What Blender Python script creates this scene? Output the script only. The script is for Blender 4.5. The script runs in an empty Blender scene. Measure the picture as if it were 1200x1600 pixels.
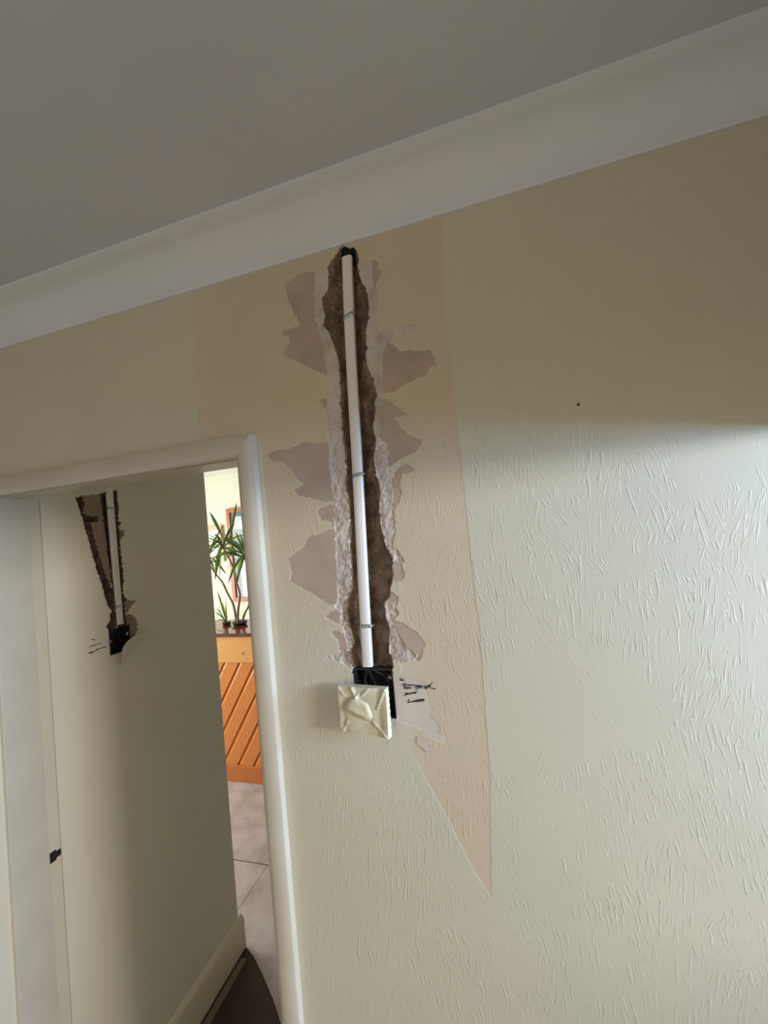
import bpy, bmesh, math, random
import numpy as np
from mathutils import Matrix, Vector, Quaternion

S = bpy.context.scene
C = S.collection
random.seed(7)

# ------------------------------------------------------------------ camera
# the room: main wall is the plane y = 0.72, floor z = 0; the camera is held up at 1.86 m
EYE = Vector((0.0, 0.0, 1.86))
YAW, PITCH, ROLL = 0.279857, 0.0355491, -0.092573
fwd = Vector((-math.sin(YAW) * math.cos(PITCH), math.cos(YAW) * math.cos(PITCH), math.sin(PITCH)))
rgt = Vector((math.cos(YAW), math.sin(YAW), 0.0))
upv = rgt.cross(fwd)
r2 = math.cos(ROLL) * rgt + math.sin(ROLL) * upv
u2 = -math.sin(ROLL) * rgt + math.cos(ROLL) * upv
cam_d = bpy.data.cameras.new('camera')
cam = bpy.data.objects.new('camera', cam_d)
C.objects.link(cam)
cam.matrix_world = Matrix(((r2.x, u2.x, -fwd.x, EYE.x), (r2.y, u2.y, -fwd.y, EYE.y), (r2.z, u2.z, -fwd.z, EYE.z), (0, 0, 0, 1)))
cam_d.sensor_fit = 'VERTICAL'
cam_d.sensor_height = 24.0
cam_d.lens = 629.505 / 1600.0 * 24.0
cam_d.clip_start = 0.01
S.camera = cam

# ------------------------------------------------------------------ world, daylight and fill lamps, exposure
w = bpy.data.worlds.new('sky'); S.world = w; w.use_nodes = True
w.node_tree.nodes['Background'].inputs[0].default_value = (0.75, 0.87, 1.0, 1)
w.node_tree.nodes['Background'].inputs[1].default_value = 1.0

def area_lamp(name, loc, aim, sx, sy, watts, col):
    l = bpy.data.lights.new(name, 'AREA'); l.shape = 'RECTANGLE'; l.size = sx; l.size_y = sy
    l.energy = watts; l.color = col
    o = bpy.data.objects.new(name, l); C.objects.link(o); o.location = loc
    o.rotation_euler = (Vector(aim)).to_track_quat('-Z', 'Z').to_euler()
    return o
# daylight entering by the gap between the drawn curtains of the far window on the right
area_lamp('daylight_curtain_gap', (3.20, -0.71, 2.00), (-1, 0, 0), 0.32, 0.70, 71, (1.0, 0.965, 0.90))
# added warm fill around that gap, no such source known
area_lamp('warm_fill_right', (3.22, -0.95, 1.60), (-1, 0, 0), 1.50, 1.20, 5, (1.0, 0.82, 0.60))
# added blue fill close to the main wall, cools its right side
area_lamp('blue_fill_right', (1.36, 0.54, 1.90), (-1, 0, 0), 0.30, 0.86, 54, (0.34, 0.58, 1.0))
# added weak warm fill from behind the camera
area_lamp('warm_fill_rear', (-0.75, -2.57, 1.60), (0, 1, 0), 0.90, 1.10, 10.5, (1.0, 0.83, 0.62))
# daylight entering by the wide window of the bar room
area_lamp('daylight_bar_window', (-3.87, 2.35, 1.45), (1, 0, 0), 1.40, 1.20, 55, (1.0, 0.985, 0.95))

S.view_settings.view_transform = 'Standard'
S.view_settings.look = 'None'
S.view_settings.gamma = 1.0
S.view_settings.use_curve_mapping = False
S.view_settings.exposure = 0.0

# ------------------------------------------------------------------ helpers
def mat(name, col, rough=0.6, **kw):
    m = bpy.data.materials.new(name); m.use_nodes = True
    b = m.node_tree.nodes['Principled BSDF']
    b.inputs['Base Color'].default_value = (*col, 1); b.inputs['Roughness'].default_value = rough
    for k, v in kw.items(): b.inputs[k.replace('_', ' ')].default_value = v
    return m
def nd(m, t, **kw):
    n = m.node_tree.nodes.new(t)
    for k, v in kw.items():
        if k[0] == 'i' and k[1:].isdigit(): n.inputs[int(k[1:])].default_value = v
        else: setattr(n, k, v)
    return n
def lk(m, a, b): m.node_tree.links.new(a, b)
def bsdf(m): return m.node_tree.nodes['Principled BSDF']
def coords(m, scale=(1, 1, 1), kind='Object', rot=(0, 0, 0)):
    tc = nd(m, 'ShaderNodeTexCoord'); mp = nd(m, 'ShaderNodeMapping')
    mp.inputs['Scale'].default_value = scale; mp.inputs['Rotation'].default_value = rot
    lk(m, tc.outputs[kind], mp.inputs['Vector']); return mp.outputs['Vector']
def noise(m, vec, scale, detail=3, rough=0.55, dist=0.0):
    n = nd(m, 'ShaderNodeTexNoise'); n.inputs['Scale'].default_value = scale; n.inputs['Detail'].default_value = detail
    n.inputs['Roughness'].default_value = rough; n.inputs['Distortion'].default_value = dist
    lk(m, vec, n.inputs['Vector']); return n.outputs['Fac']
def ramp(m, fac, stops):
    r = nd(m, 'ShaderNodeValToRGB'); e = r.color_ramp.elements
    while len(e) < len(stops): e.new(0.5)
    for el, (p, c) in zip(e, stops): el.position = p; el.color = (*c, 1) if len(c) == 3 else c
    lk(m, fac, r.inputs['Fac']); return r.outputs['Color']
def mrange(m, v, a, b, c=0.0, d=1.0):
    r = nd(m, 'ShaderNodeMapRange'); r.interpolation_type = 'SMOOTHSTEP'
    for i, x in zip((1, 2, 3, 4), (a, b, c, d)): r.inputs[i].default_value = x
    lk(m, v, r.inputs[0]); return r.outputs[0]
def math_(m, op, a, b):
    n = nd(m, 'ShaderNodeMath'); n.operation = op
    for i, x in enumerate((a, b)):
        if isinstance(x, (int, float)): n.inputs[i].default_value = x
        else: lk(m, x, n.inputs[i])
    return n.outputs[0]
def bump(m, h, strength=0.4, dist=0.002, prev=None):
    b = nd(m, 'ShaderNodeBump'); b.inputs['Strength'].default_value = strength; b.inputs['Distance'].default_value = dist
    lk(m, h, b.inputs['Height'])
    if prev is not None: lk(m, prev, b.inputs['Normal'])
    lk(m, b.outputs[0], bsdf(m).inputs['Normal']); return b.outputs[0]
def mottled(name, c1, c2, scale, rough=0.7, bscale=None, bstr=0.3, bdist=0.002, lo=0.35, hi=0.65, detail=4, stretch=(1, 1, 1), rot=(0, 0, 0), **kw):
    m = mat(name, c1, rough, **kw); v = coords(m, stretch, rot=rot)
    lk(m, ramp(m, noise(m, v, scale, detail), [(lo, c1), (hi, c2)]), bsdf(m).inputs['Base Color'])
    if bscale: bump(m, noise(m, v, bscale, 5, 0.65), bstr, bdist)
    return m

def strokes(m, amount=1.0, x_axis='X'):
    """relief of a brushed, blown-vinyl wallpaper: fans of short raised strokes, mostly upright"""
    tc = nd(m, 'ShaderNodeTexCoord'); sp = nd(m, 'ShaderNodeSeparateXYZ'); cb = nd(m, 'ShaderNodeCombineXYZ')
    lk(m, tc.outputs['Object'], sp.inputs[0]); lk(m, sp.outputs[x_axis], cb.inputs['X']); lk(m, sp.outputs['Z'], cb.inputs['Y'])
    p = cb.outputs[0]
    hs = []
    for k, (cell, sx, sy, thr, spread) in enumerate(((7.0, 290.0, 27.0, 0.61, 0.42), (12.0, 330.0, 36.0, 0.63, 1.3))):
        wn = nd(m, 'ShaderNodeTexNoise'); wn.inputs['Scale'].default_value = 14.0; lk(m, p, wn.inputs['Vector'])
        vm = nd(m, 'ShaderNodeVectorMath'); vm.operation = 'MULTIPLY_ADD'; lk(m, wn.outputs['Color'], vm.inputs[0]); vm.inputs[1].default_value = (0.12, 0.12, 0); lk(m, p, vm.inputs[2])
        vo = nd(m, 'ShaderNodeTexVoronoi'); vo.inputs['Scale'].default_value = cell; lk(m, vm.outputs[0], vo.inputs['Vector'])
        sc = nd(m, 'ShaderNodeSeparateColor'); lk(m, vo.outputs['Color'], sc.inputs[0])
        ang = math_(m, 'MULTIPLY', math_(m, 'SUBTRACT', sc.outputs[0], 0.5), spread)
        vr = nd(m, 'ShaderNodeVectorRotate'); vr.rotation_type = 'Z_AXIS'; lk(m, p, vr.inputs['Vector']); lk(m, ang, vr.inputs['Angle'])
        ms = nd(m, 'ShaderNodeVectorMath'); ms.operation = 'MULTIPLY'; ms.inputs[1].default_value = (sx, sy, 1); lk(m, vr.outputs[0], ms.inputs[0])
        n = noise(m, ms.outputs[0], 1.0, 1.0, 0.4, 0.6)
        h = mrange(m, n, thr - 0.05, thr + 0.10)
        mask = mrange(m, noise(m, p, 16.0 if k == 0 else 9.0, 2.0), 0.36, 0.54)
        keep = mrange(m, sc.outputs[1], 0.0 if k == 0 else 0.45, 0.35 if k == 0 else 0.6)
        hs.append(math_(m, 'MULTIPLY', math_(m, 'MULTIPLY', h, mask), keep))
    h = math_(m, 'MAXIMUM', hs[0], hs[1])
    fine = noise(m, p, 60.0, 3.0)
    b0 = bump(m, fine, 0.10 * amount, 0.002)
    bump(m, h, 0.36 * amount, 0.0013, b0)

def paper(name, c1, c2, amount=1.0, axis='X', rough=0.62):
    m = mat(name, c1, rough, Specular_IOR_Level=0.3); v = coords(m)
    lk(m, ramp(m, noise(m, v, 3.0, 3), [(0.35, c1), (0.65, c2)]), bsdf(m).inputs['Base Color'])
    strokes(m, amount, axis)
    return m

M = {}
M['paper'] = paper('cream_wallpaper', (0.625, 0.578, 0.438), (0.66, 0.612, 0.468))
def backing():
    # the backing is cleanest beside the chase; towards the bottom left the paper's cream face is still on it
    m = paper('backing_paper', (0.635, 0.51, 0.358), (0.67, 0.543, 0.386), 0.9)
    src = bsdf(m).inputs['Base Color'].links[0].from_socket
    tc = nd(m, 'ShaderNodeTexCoord'); sp = nd(m, 'ShaderNodeSeparateXYZ'); lk(m, tc.outputs['Object'], sp.inputs[0])
    n = math_(m, 'MULTIPLY', math_(m, 'SUBTRACT', noise(m, tc.outputs['Object'], 9.0, 3), 0.5), 0.25)
    f = math_(m, 'MAXIMUM', mrange(m, math_(m, 'ADD', sp.outputs['Z'], n), 1.52, 1.86), mrange(m, sp.outputs['X'], -0.22, -0.16))
    f = math_(m, 'MULTIPLY', f, mrange(m, math_(m, 'ADD', sp.outputs['X'], n), -0.66, -0.50, 0.3, 0.85))
    mx = nd(m, 'ShaderNodeMix', data_type='RGBA'); lk(m, f, mx.inputs[0]); mx.inputs[6].default_value = (0.65, 0.605, 0.47, 1); lk(m, src, mx.inputs[7])
    lk(m, mx.outputs[2], bsdf(m).inputs['Base Color']); return m
M['peeled'] = backing()
M['paper_side'] = paper('cream_wallpaper_passage', (0.77, 0.725, 0.59), (0.80, 0.755, 0.62), 0.12, 'Y')
M['lining'] = mottled('bare_lining_paper', (0.62, 0.55, 0.455), (0.67, 0.60, 0.505), 18, 0.8, 90, 0.15, 0.001)
M['torn'] = mottled('bare_plaster_brown', (0.455, 0.345, 0.268), (0.53, 0.405, 0.318), 16, 0.9, 120, 0.2, 0.001)
M['band'] = mottled('crumbled_white_plaster', (0.47, 0.385, 0.32), (0.66, 0.585, 0.515), 22, 0.9, 130, 0.45, 0.002, 0.30, 0.60)
M['cavity'] = mottled('raw_masonry', (0.12, 0.076, 0.046), (0.42, 0.30, 0.21), 40, 0.95, 150, 1.0, 0.006, 0.30, 0.70)
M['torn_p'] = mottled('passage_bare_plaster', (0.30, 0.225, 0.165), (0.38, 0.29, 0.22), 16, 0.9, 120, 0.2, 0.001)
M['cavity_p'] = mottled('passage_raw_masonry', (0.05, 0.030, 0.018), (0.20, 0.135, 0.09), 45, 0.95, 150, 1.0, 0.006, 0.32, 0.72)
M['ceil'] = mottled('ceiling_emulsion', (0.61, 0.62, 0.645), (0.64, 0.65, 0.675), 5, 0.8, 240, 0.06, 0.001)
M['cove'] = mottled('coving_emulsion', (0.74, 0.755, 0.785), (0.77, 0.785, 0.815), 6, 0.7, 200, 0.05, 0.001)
M['gloss'] = mottled('cream_gloss_paint', (0.60, 0.535, 0.42), (0.64, 0.572, 0.455), 9, 0.33, 30, 0.08, 0.002)
M['gloss2'] = mottled('aged_cream_paint', (0.72, 0.64, 0.48), (0.74, 0.67, 0.53), 7, 0.4, 40, 0.08, 0.002)
M['plainwall'] = mottled('room_wall_paint', (0.60, 0.56, 0.47), (0.63, 0.59, 0.50), 3, 0.8)
M['dimwall'] = mottled('dim_olive_wall_paint', (0.30, 0.295, 0.25), (0.33, 0.325, 0.28), 3, 0.8)
M['farwall'] = mottled('pale_lime_wall_paint', (0.74, 0.77, 0.63), (0.77, 0.80, 0.66), 3, 0.8)
M['white'] = mottled('white_emulsion', (0.82, 0.82, 0.79), (0.86, 0.86, 0.83), 4, 0.7)
M['pvc'] = mat('white_pvc', (0.86, 0.83, 0.79), 0.35)
M['steel'] = mottled('galvanised_steel', (0.42, 0.44, 0.40), (0.60, 0.62, 0.58), 300, 0.38, Metallic=0.8)
M['black'] = mottled('black_plastic', (0.012, 0.012, 0.014), (0.03, 0.03, 0.034), 60, 0.28, 160, 0.3, 0.002)
M['dark'] = mat('hole_shade_nail_black', (0.01, 0.009, 0.008), 0.9)  # black put in for the shade inside holes, also colours the nail
M['brass'] = mat('brass_screw', (0.55, 0.43, 0.22), 0.35, Metallic=0.9)
M['tape'] = mottled('masking_tape', (0.68, 0.62, 0.43), (0.76, 0.70, 0.52), 40, 0.42, 220, 0.25, 0.001)
M['tape2'] = mottled('masking_tape_second_layer', (0.78, 0.71, 0.50), (0.82, 0.76, 0.56), 40, 0.4, 220, 0.25, 0.001)
M['ink'] = mat('black_marker_ink', (0.018, 0.016, 0.018), 0.6)
M['floor'] = mottled('grey_screed', (0.30, 0.262, 0.255), (0.49, 0.445, 0.44), 6, 0.45, 16, 0.35, 0.006, 0.30, 0.60, 7)
M['floor_shade'] = mottled('shade_dark_boards', (0.022, 0.012, 0.008), (0.042, 0.024, 0.016), 6, 0.6, 30, 0.2, 0.003)  # near-black colour carries the shade on the passage floor
M['carpet'] = mottled('beige_carpet', (0.38, 0.31, 0.22), (0.43, 0.35, 0.25), 40, 0.95, 300, 0.4, 0.004)
M['batten'] = mottled('dusty_batten', (0.16, 0.12, 0.085), (0.22, 0.17, 0.12), 12, 0.8)
M['joint'] = mat('dark_joint', (0.03, 0.022, 0.02), 0.9)
M['bartop'] = mottled('dark_red_varnished_top', (0.10, 0.022, 0.014), (0.19, 0.05, 0.03), 14, 0.10, stretch=(1, 6, 1))
def pine(name, c1, c2, stretch, rot=(0, 0, 0), rough=0.35):
    m = mat(name, c1, rough); v = coords(m, stretch, rot=rot)
    g = noise(m, v, 9, 5, 0.6, 1.2)
    knot = nd(m, 'ShaderNodeTexVoronoi'); knot.inputs['Scale'].default_value = 5.5
    lk(m, coords(m, (1, 1, 1)), knot.inputs['Vector'])
    kf = mrange(m, knot.outputs['Distance'], 0.03, 0.10)
    mx = nd(m, 'ShaderNodeMix', data_type='RGBA'); lk(m, kf, mx.inputs[0]); mx.inputs[6].default_value = (c1[0] * 0.45, c1[1] * 0.35, c1[2] * 0.3, 1)
    lk(m, ramp(m, g, [(0.3, c1), (0.7, c2)]), mx.inputs[7]); lk(m, mx.outputs[2], bsdf(m).inputs['Base Color'])
    return m
M['plank'] = pine('varnished_pine_boards', (0.68, 0.235, 0.053), (0.75, 0.295, 0.08), (8, 1, 1), (0, math.radians(32), 0))
M['fascia'] = pine('honey_pine_fascia', (0.74, 0.39, 0.12), (0.80, 0.45, 0.16), (1, 1, 9))
M['barrail'] = pine('pine_skirting_rail', (0.56, 0.18, 0.045), (0.62, 0.22, 0.06), (1, 1, 9))
M['leaf'] = mottled('strap_leaf_green', (0.045, 0.12, 0.022), (0.16, 0.27, 0.035), 9, 0.4, Transmission_Weight=0.0)
M['leaf_light'] = mottled('young_leaf_green', (0.20, 0.34, 0.04), (0.34, 0.46, 0.07), 9, 0.4)
M['cane'] = mottled('grey_brown_cane', (0.16, 0.10, 0.075), (0.27, 0.18, 0.14), 60, 0.8, 90, 0.4, 0.003)
M['soil'] = mottled('potting_soil', (0.02, 0.014, 0.01), (0.05, 0.035, 0.025), 120, 0.95)
M['frame'] = pine('orange_brown_frame', (0.36, 0.12, 0.045), (0.46, 0.17, 0.07), (4, 4, 4))
M['frame2'] = pine('pale_wood_frame', (0.62, 0.40, 0.26), (0.70, 0.48, 0.33), (4, 4, 4))

def mesh(name, verts, faces, m, parent=None, smooth=False):
    me = bpy.data.meshes.new(name); me.from_pydata([tuple(v) for v in verts], [], faces); me.update()
    if m is not None: me.materials.append(m)
    if smooth: me.polygons.foreach_set('use_smooth', [True] * len(me.polygons))
    o = bpy.data.objects.new(name, me); C.objects.link(o)
    if parent is not None: o.parent = parent; o.matrix_parent_inverse = parent.matrix_world.inverted()
    return o
class MB:
    def __init__(s): s.v = []; s.f = []
    def add(s, v, f):
        n = len(s.v); s.v += [tuple(a) for a in v]; s.f += [[i + n for i in q] for q in f]
    def box(s, x0, x1, y0, y1, z0, z1):
        s.add([(x, y, z) for x in (x0, x1) for y in (y0, y1) for z in (z0, z1)],
              [(0, 1, 3, 2), (4, 6, 7, 5), (0, 4, 5, 1), (2, 3, 7, 6), (0, 2, 6, 4), (1, 5, 7, 3)])
    def prism(s, pts, axis, a, b):
        """extrude a 2D outline along an axis from a to b"""
        n = len(pts)
        def P(p, t): return {'x': (t, p[0], p[1]), 'y': (p[0], t, p[1]), 'z': (p[0], p[1], t)}[axis]
        s.add([P(p, a) for p in pts] + [P(p, b) for p in pts],
              [tuple(range(n))[::-1], tuple(range(n, 2 * n))] + [(i, (i + 1) % n, n + (i + 1) % n, n + i) for i in range(n)])
    def tube(s, path, rad, seg=10, ry=None):
        pts = [Vector(p) for p in path]; n = len(pts); base = len(s.v)
        for i, p in enumerate(pts):
            t = (pts[min(i + 1, n - 1)] - pts[max(i - 1, 0)]).normalized()
            a = Vector((0, 1, 0)) if abs(t.y) < 0.9 else Vector((1, 0, 0))
            e1 = t.cross(a).normalized(); e2 = t.cross(e1).normalized()
            r = rad[i] if isinstance(rad, (list, tuple)) else rad; q = r if ry is None else ry
            for k in range(seg):
                c = 2 * math.pi * k / seg
                s.v.append(tuple(p + e1 * math.cos(c) * r + e2 * math.sin(c) * q))
        for i in range(n - 1):
            for k in range(seg):
                a = base + i * seg + k; b = base + i * seg + (k + 1) % seg
                s.f.append([a, b, b + seg, a + seg])
        s.f.append([base + k for k in range(seg)][::-1]); s.f.append([base + (n - 1) * seg + k for k in range(seg)])
    def build(s, name, m, parent=None, smooth=False, bevel=0, segs=2):
        o = mesh(name, s.v, s.f, m, parent, smooth)
        bm = bmesh.new(); bm.from_mesh(o.data); bmesh.ops.recalc_face_normals(bm, faces=bm.faces)
        if bevel: bmesh.ops.bevel(bm, geom=list(bm.edges), offset=bevel, segments=segs, profile=0.5, affect='EDGES')
        bm.to_mesh(o.data); bm.free()
        if smooth == 'auto':
            for p in o.data.polygons: p.use_smooth = True
            o.data.set_sharp_from_angle(angle=math.radians(35))
        return o
def box(name, x0, x1, y0, y1, z0, z1, m, parent=None, bevel=0):
    b = MB(); b.box(x0, x1, y0, y1, z0, z1); return b.build(name, m, parent, bevel=bevel)
def empty(name, loc):
    o = bpy.data.objects.new(name, None); C.objects.link(o); o.location = loc; o.empty_display_size = 0.05
    bpy.context.view_layer.update(); return o
def tag(o, label, cat=None, group=None, kind=None):
    o['label'] = label
    if cat: o['category'] = cat
    if group: o['group'] = group
    if kind: o['kind'] = kind
    return o
def struct(o, label): return tag(o, label, kind='structure')

rng = np.random.default_rng(3)
LAT = rng.random((256, 256))
def vnoise(x, y, size):
    """smooth value noise in -1..1"""
    u = x / size; v = y / size
    i = np.floor(u).astype(int); j = np.floor(v).astype(int); a = u - i; b = v - j
    a = a * a * (3 - 2 * a); b = b * b * (3 - 2 * b)
    g = lambda p, q: LAT[p % 256, q % 256]
    return ((g(i, j) * (1 - a) + g(i + 1, j) * a) * (1 - b) + (g(i, j + 1) * (1 - a) + g(i + 1, j + 1) * a) * b) * 2 - 1
def inside(px, py, poly):
    r = np.zeros(px.shape, bool); n = len(poly)
    for k in range(n):
        (x0, y0), (x1, y1) = poly[k], poly[(k + 1) % n]
        if y0 == y1: continue
        c = (py < y0) != (py < y1)
        r ^= c & (px < (x1 - x0) * (py - y0) / (y1 - y0) + x0)
    return r
def edge_dist(px, py, polys):
    d = np.full(px.shape, 1e9)
    for poly in polys:
        n = len(poly)
        for k in range(n):
            (x0, y0), (x1, y1) = poly[k], poly[(k + 1) % n]
            dx, dy = x1 - x0, y1 - y0; L = dx * dx + dy * dy or 1
            t = np.clip(((px - x0) * dx + (py - y0) * dy) / L, 0, 1)
            d = np.minimum(d, np.hypot(px - x0 - t * dx, py - y0 - t * dy))
    return d
def relief(a0, a1, z0, z1, step, layers, cav, depth, place, hole=None, jag=2.2):
    """wall surface around a chase as a fine grid in millimetres. layers: (key, polygons, recess mm), later ones on top;
    returns one mesh per layer: the faces whose centre lies in that layer"""
    na = int(round((a1 - a0) / step)); nz = int(round((z1 - z0) / step))
    A = np.linspace(a0, a1, na + 1); Z = np.linspace(z0, z1, nz + 1)
    def cls(px, py):
        jx = px + jag * (0.7 * vnoise(px, py, 11) + 0.75 * vnoise(px + 91, py, 4.5)); jy = py + jag * (0.7 * vnoise(px, py + 57, 11) + 0.75 * vnoise(px, py + 33, 4.5))
        c = np.zeros(px.shape, int)
        for k, (key, polys, rec) in enumerate(layers):
            for p in polys:
                xs = [q[0] for q in p]; ys = [q[1] for q in p]
                s = (px > min(xs) - 6) & (px < max(xs) + 6) & (py > min(ys) - 6) & (py < max(ys) + 6)
                sub = np.zeros(px.shape, bool); sub[s] = inside(px[s] + (jx - px)[s] * 0.3, py[s] + (jy - py)[s] * 0.3, p) if key == 'peeled' else inside(jx[s], jy[s], p); c[sub] = k + 1
        k = len(layers) + 1; s = np.zeros(px.shape, bool)
        for p in cav: s |= inside(jx, jy, p)
        c[s] = k
        return c
    gx, gz = np.meshgrid(A, Z); cv = cls(gx, gz)
    cx, cz = np.meshgrid((A[:-1] + A[1:]) / 2, (Z[:-1] + Z[1:]) / 2); cf = cls(cx, cz)
    H = np.zeros(gx.shape)
    for k, (key, polys, rec) in enumerate(layers):
        H[cv == k + 1] = rec
        if key == 'peeled':
            s = cv == k + 1
            H[s] *= np.clip(np.maximum((gz[s] - 1520) / 340, (gx[s] + 220) / 60), 0, 1)
        if key == 'band':
            s = cv == k + 1
            H[s] += 1.1 * vnoise(gx[s], gz[s], 9) + 0.7 * vnoise(gx[s], gz[s], 3.5)
    s = cv == len(layers) + 1
    d = edge_dist(gx[s], gz[s], cav)
    nz_ = vnoise(gx[s], gz[s], 34) * 4.5 + vnoise(gx[s], gz[s], 12) * 4.2 + vnoise(gx[s], gz[s], 5) * 2.4
    H[s] = np.maximum(1.5, depth * (1 - np.exp(-(d / 11.0))) * (1 + 0.25 * vnoise(gx[s], gz[s], 60)) + nz_ * np.clip(d / 6, 0, 1))
    H = np.minimum(H, depth + 4)
    P = place(gx.ravel() / 1000, H.ravel() / 1000, gz.ravel() / 1000)
    idx = np.arange(gx.size).reshape(gx.shape)
    quads = np.stack([idx[:-1, :-1], idx[:-1, 1:], idx[1:, 1:], idx[1:, :-1]], -1).reshape(-1, 4)
    cf = cf.ravel()
    if hole is not None:
        cf = np.where(inside(cx.ravel(), cz.ravel(), hole), -1, cf)
    out = {}
    for k, key in enumerate(['base'] + [l[0] for l in layers] + ['cavity']):
        q = quads[cf == k]
        if not len(q): continue
        u, inv = np.unique(q, return_inverse=True); inv = inv.reshape(-1, 4)
        out[key] = (P[u], inv)
    return out
def np_mesh(name, P, Q, m, parent=None, flip=False):
    if flip: Q = Q[:, ::-1]
    me = bpy.data.meshes.new(name)
    me.vertices.add(len(P)); me.vertices.foreach_set('co', np.ascontiguousarray(P, dtype=np.float32).ravel())
    me.loops.add(Q.size); me.loops.foreach_set('vertex_index', np.ascontiguousarray(Q, dtype=np.int32).ravel())
    me.polygons.add(len(Q)); me.polygons.foreach_set('loop_start', np.arange(0, Q.size, 4, dtype=np.int32))
    me.polygons.foreach_set('use_smooth', np.ones(len(Q), dtype=bool))
    me.update(calc_edges=True); me.validate(); me.materials.append(m)
    o = bpy.data.objects.new(name, me); C.objects.link(o)
    if parent: o.parent = parent
    return o

# outlines on the walls, in millimetres (along the wall, height)
CAVITY = [[-243,2407],[-255,2393],[-267,2383],[-276,2372],[-275,2351],[-279,2330],[-293,2317],[-294,2298],[-289,2280],[-296,2261],[-287,2249],[-281,2230],[-274,2209],[-271,2188],[-270,2164],[-271,2141],[-271,2121],[-275,2105],[-274,2093],[-275,2085],[-276,2058],[-275,2025],[-274,1998],[-275,1969],[-280,1950],[-276,1920],[-277,1894],[-279,1855],[-283,1829],[-283,1796],[-283,1777],[-285,1769],[-288,1746],[-304,1721],[-307,1701],[-303,1682],[-297,1659],[-294,1643],[-307,1624],[-307,1611],[-299,1601],[-299,1588],[-219,1589],[-218,1611],[-218,1620],[-223,1633],[-220,1649],[-216,1670],[-222,1693],[-224,1715],[-209,1733],[-207,1749],[-201,1766],[-202,1772],[-199,1800],[-210,1823],[-214,1849],[-217,1872],[-216,1894],[-212,1919],[-212,1942],[-218,1959],[-217,1987],[-210,2015],[-210,2028],[-213,2045],[-210,2061],[-205,2076],[-205,2080],[-205,2096],[-199,2105],[-203,2121],[-204,2138],[-213,2159],[-215,2183],[-212,2202],[-211,2228],[-204,2250],[-199,2272],[-200,2291],[-201,2312],[-208,2327],[-212,2344],[-215,2362],[-210,2371],[-217,2396]]
BAND = [[[-302,2375],[-275,2370],[-274,2347],[-277,2330],[-289,2316],[-291,2297],[-287,2279],[-293,2260],[-283,2248],[-278,2230],[-271,2208],[-267,2187],[-268,2140],[-273,2091],[-303,2096],[-300,2113],[-295,2145],[-296,2169],[-299,2200],[-301,2228],[-307,2250],[-311,2285],[-311,2306],[-309,2326]],[[-303,2096],[-271,2091],[-273,2058],[-271,1998],[-271,1968],[-276,1949],[-272,1919],[-275,1854],[-279,1828],[-281,1770],[-285,1744],[-303,1722],[-309,1716],[-314,1739],[-315,1765],[-312,1798],[-309,1847],[-309,1880],[-306,1913],[-306,1946],[-309,1980],[-306,2030]],[[-315,1764],[-283,1772],[-287,1746],[-301,1721],[-303,1701],[-298,1678],[-293,1659],[-293,1643],[-304,1624],[-303,1598],[-322,1611],[-358,1614],[-328,1625],[-304,1637],[-307,1662],[-312,1682],[-312,1702],[-323,1715],[-314,1734]],[[-215,2369],[-187,2364],[-186,2334],[-186,2308],[-181,2287],[-185,2265],[-183,2241],[-184,2225],[-164,2224],[-147,2230],[-113,2222],[-118,2213],[-140,2208],[-163,2207],[-179,2188],[-183,2160],[-189,2125],[-188,2098],[-187,2086],[-201,2069],[-199,2036],[-216,2033],[-207,2096],[-204,2128],[-217,2170],[-215,2222],[-206,2280],[-209,2324]],[[-210,2061],[-201,2056],[-206,2031],[-187,2012],[-188,1971],[-172,1972],[-156,1969],[-174,1959],[-185,1942],[-189,1898],[-190,1872],[-190,1847],[-197,1822],[-182,1802],[-193,1789],[-201,1781],[-206,1791],[-216,1830],[-218,1875],[-213,1942],[-219,1984],[-213,2016]],[[-224,1712],[-210,1714],[-193,1726],[-205,1705],[-196,1697],[-213,1685],[-200,1655],[-186,1633],[-162,1615],[-201,1610],[-220,1611],[-220,1649],[-219,1674],[-224,1693]]]
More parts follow.
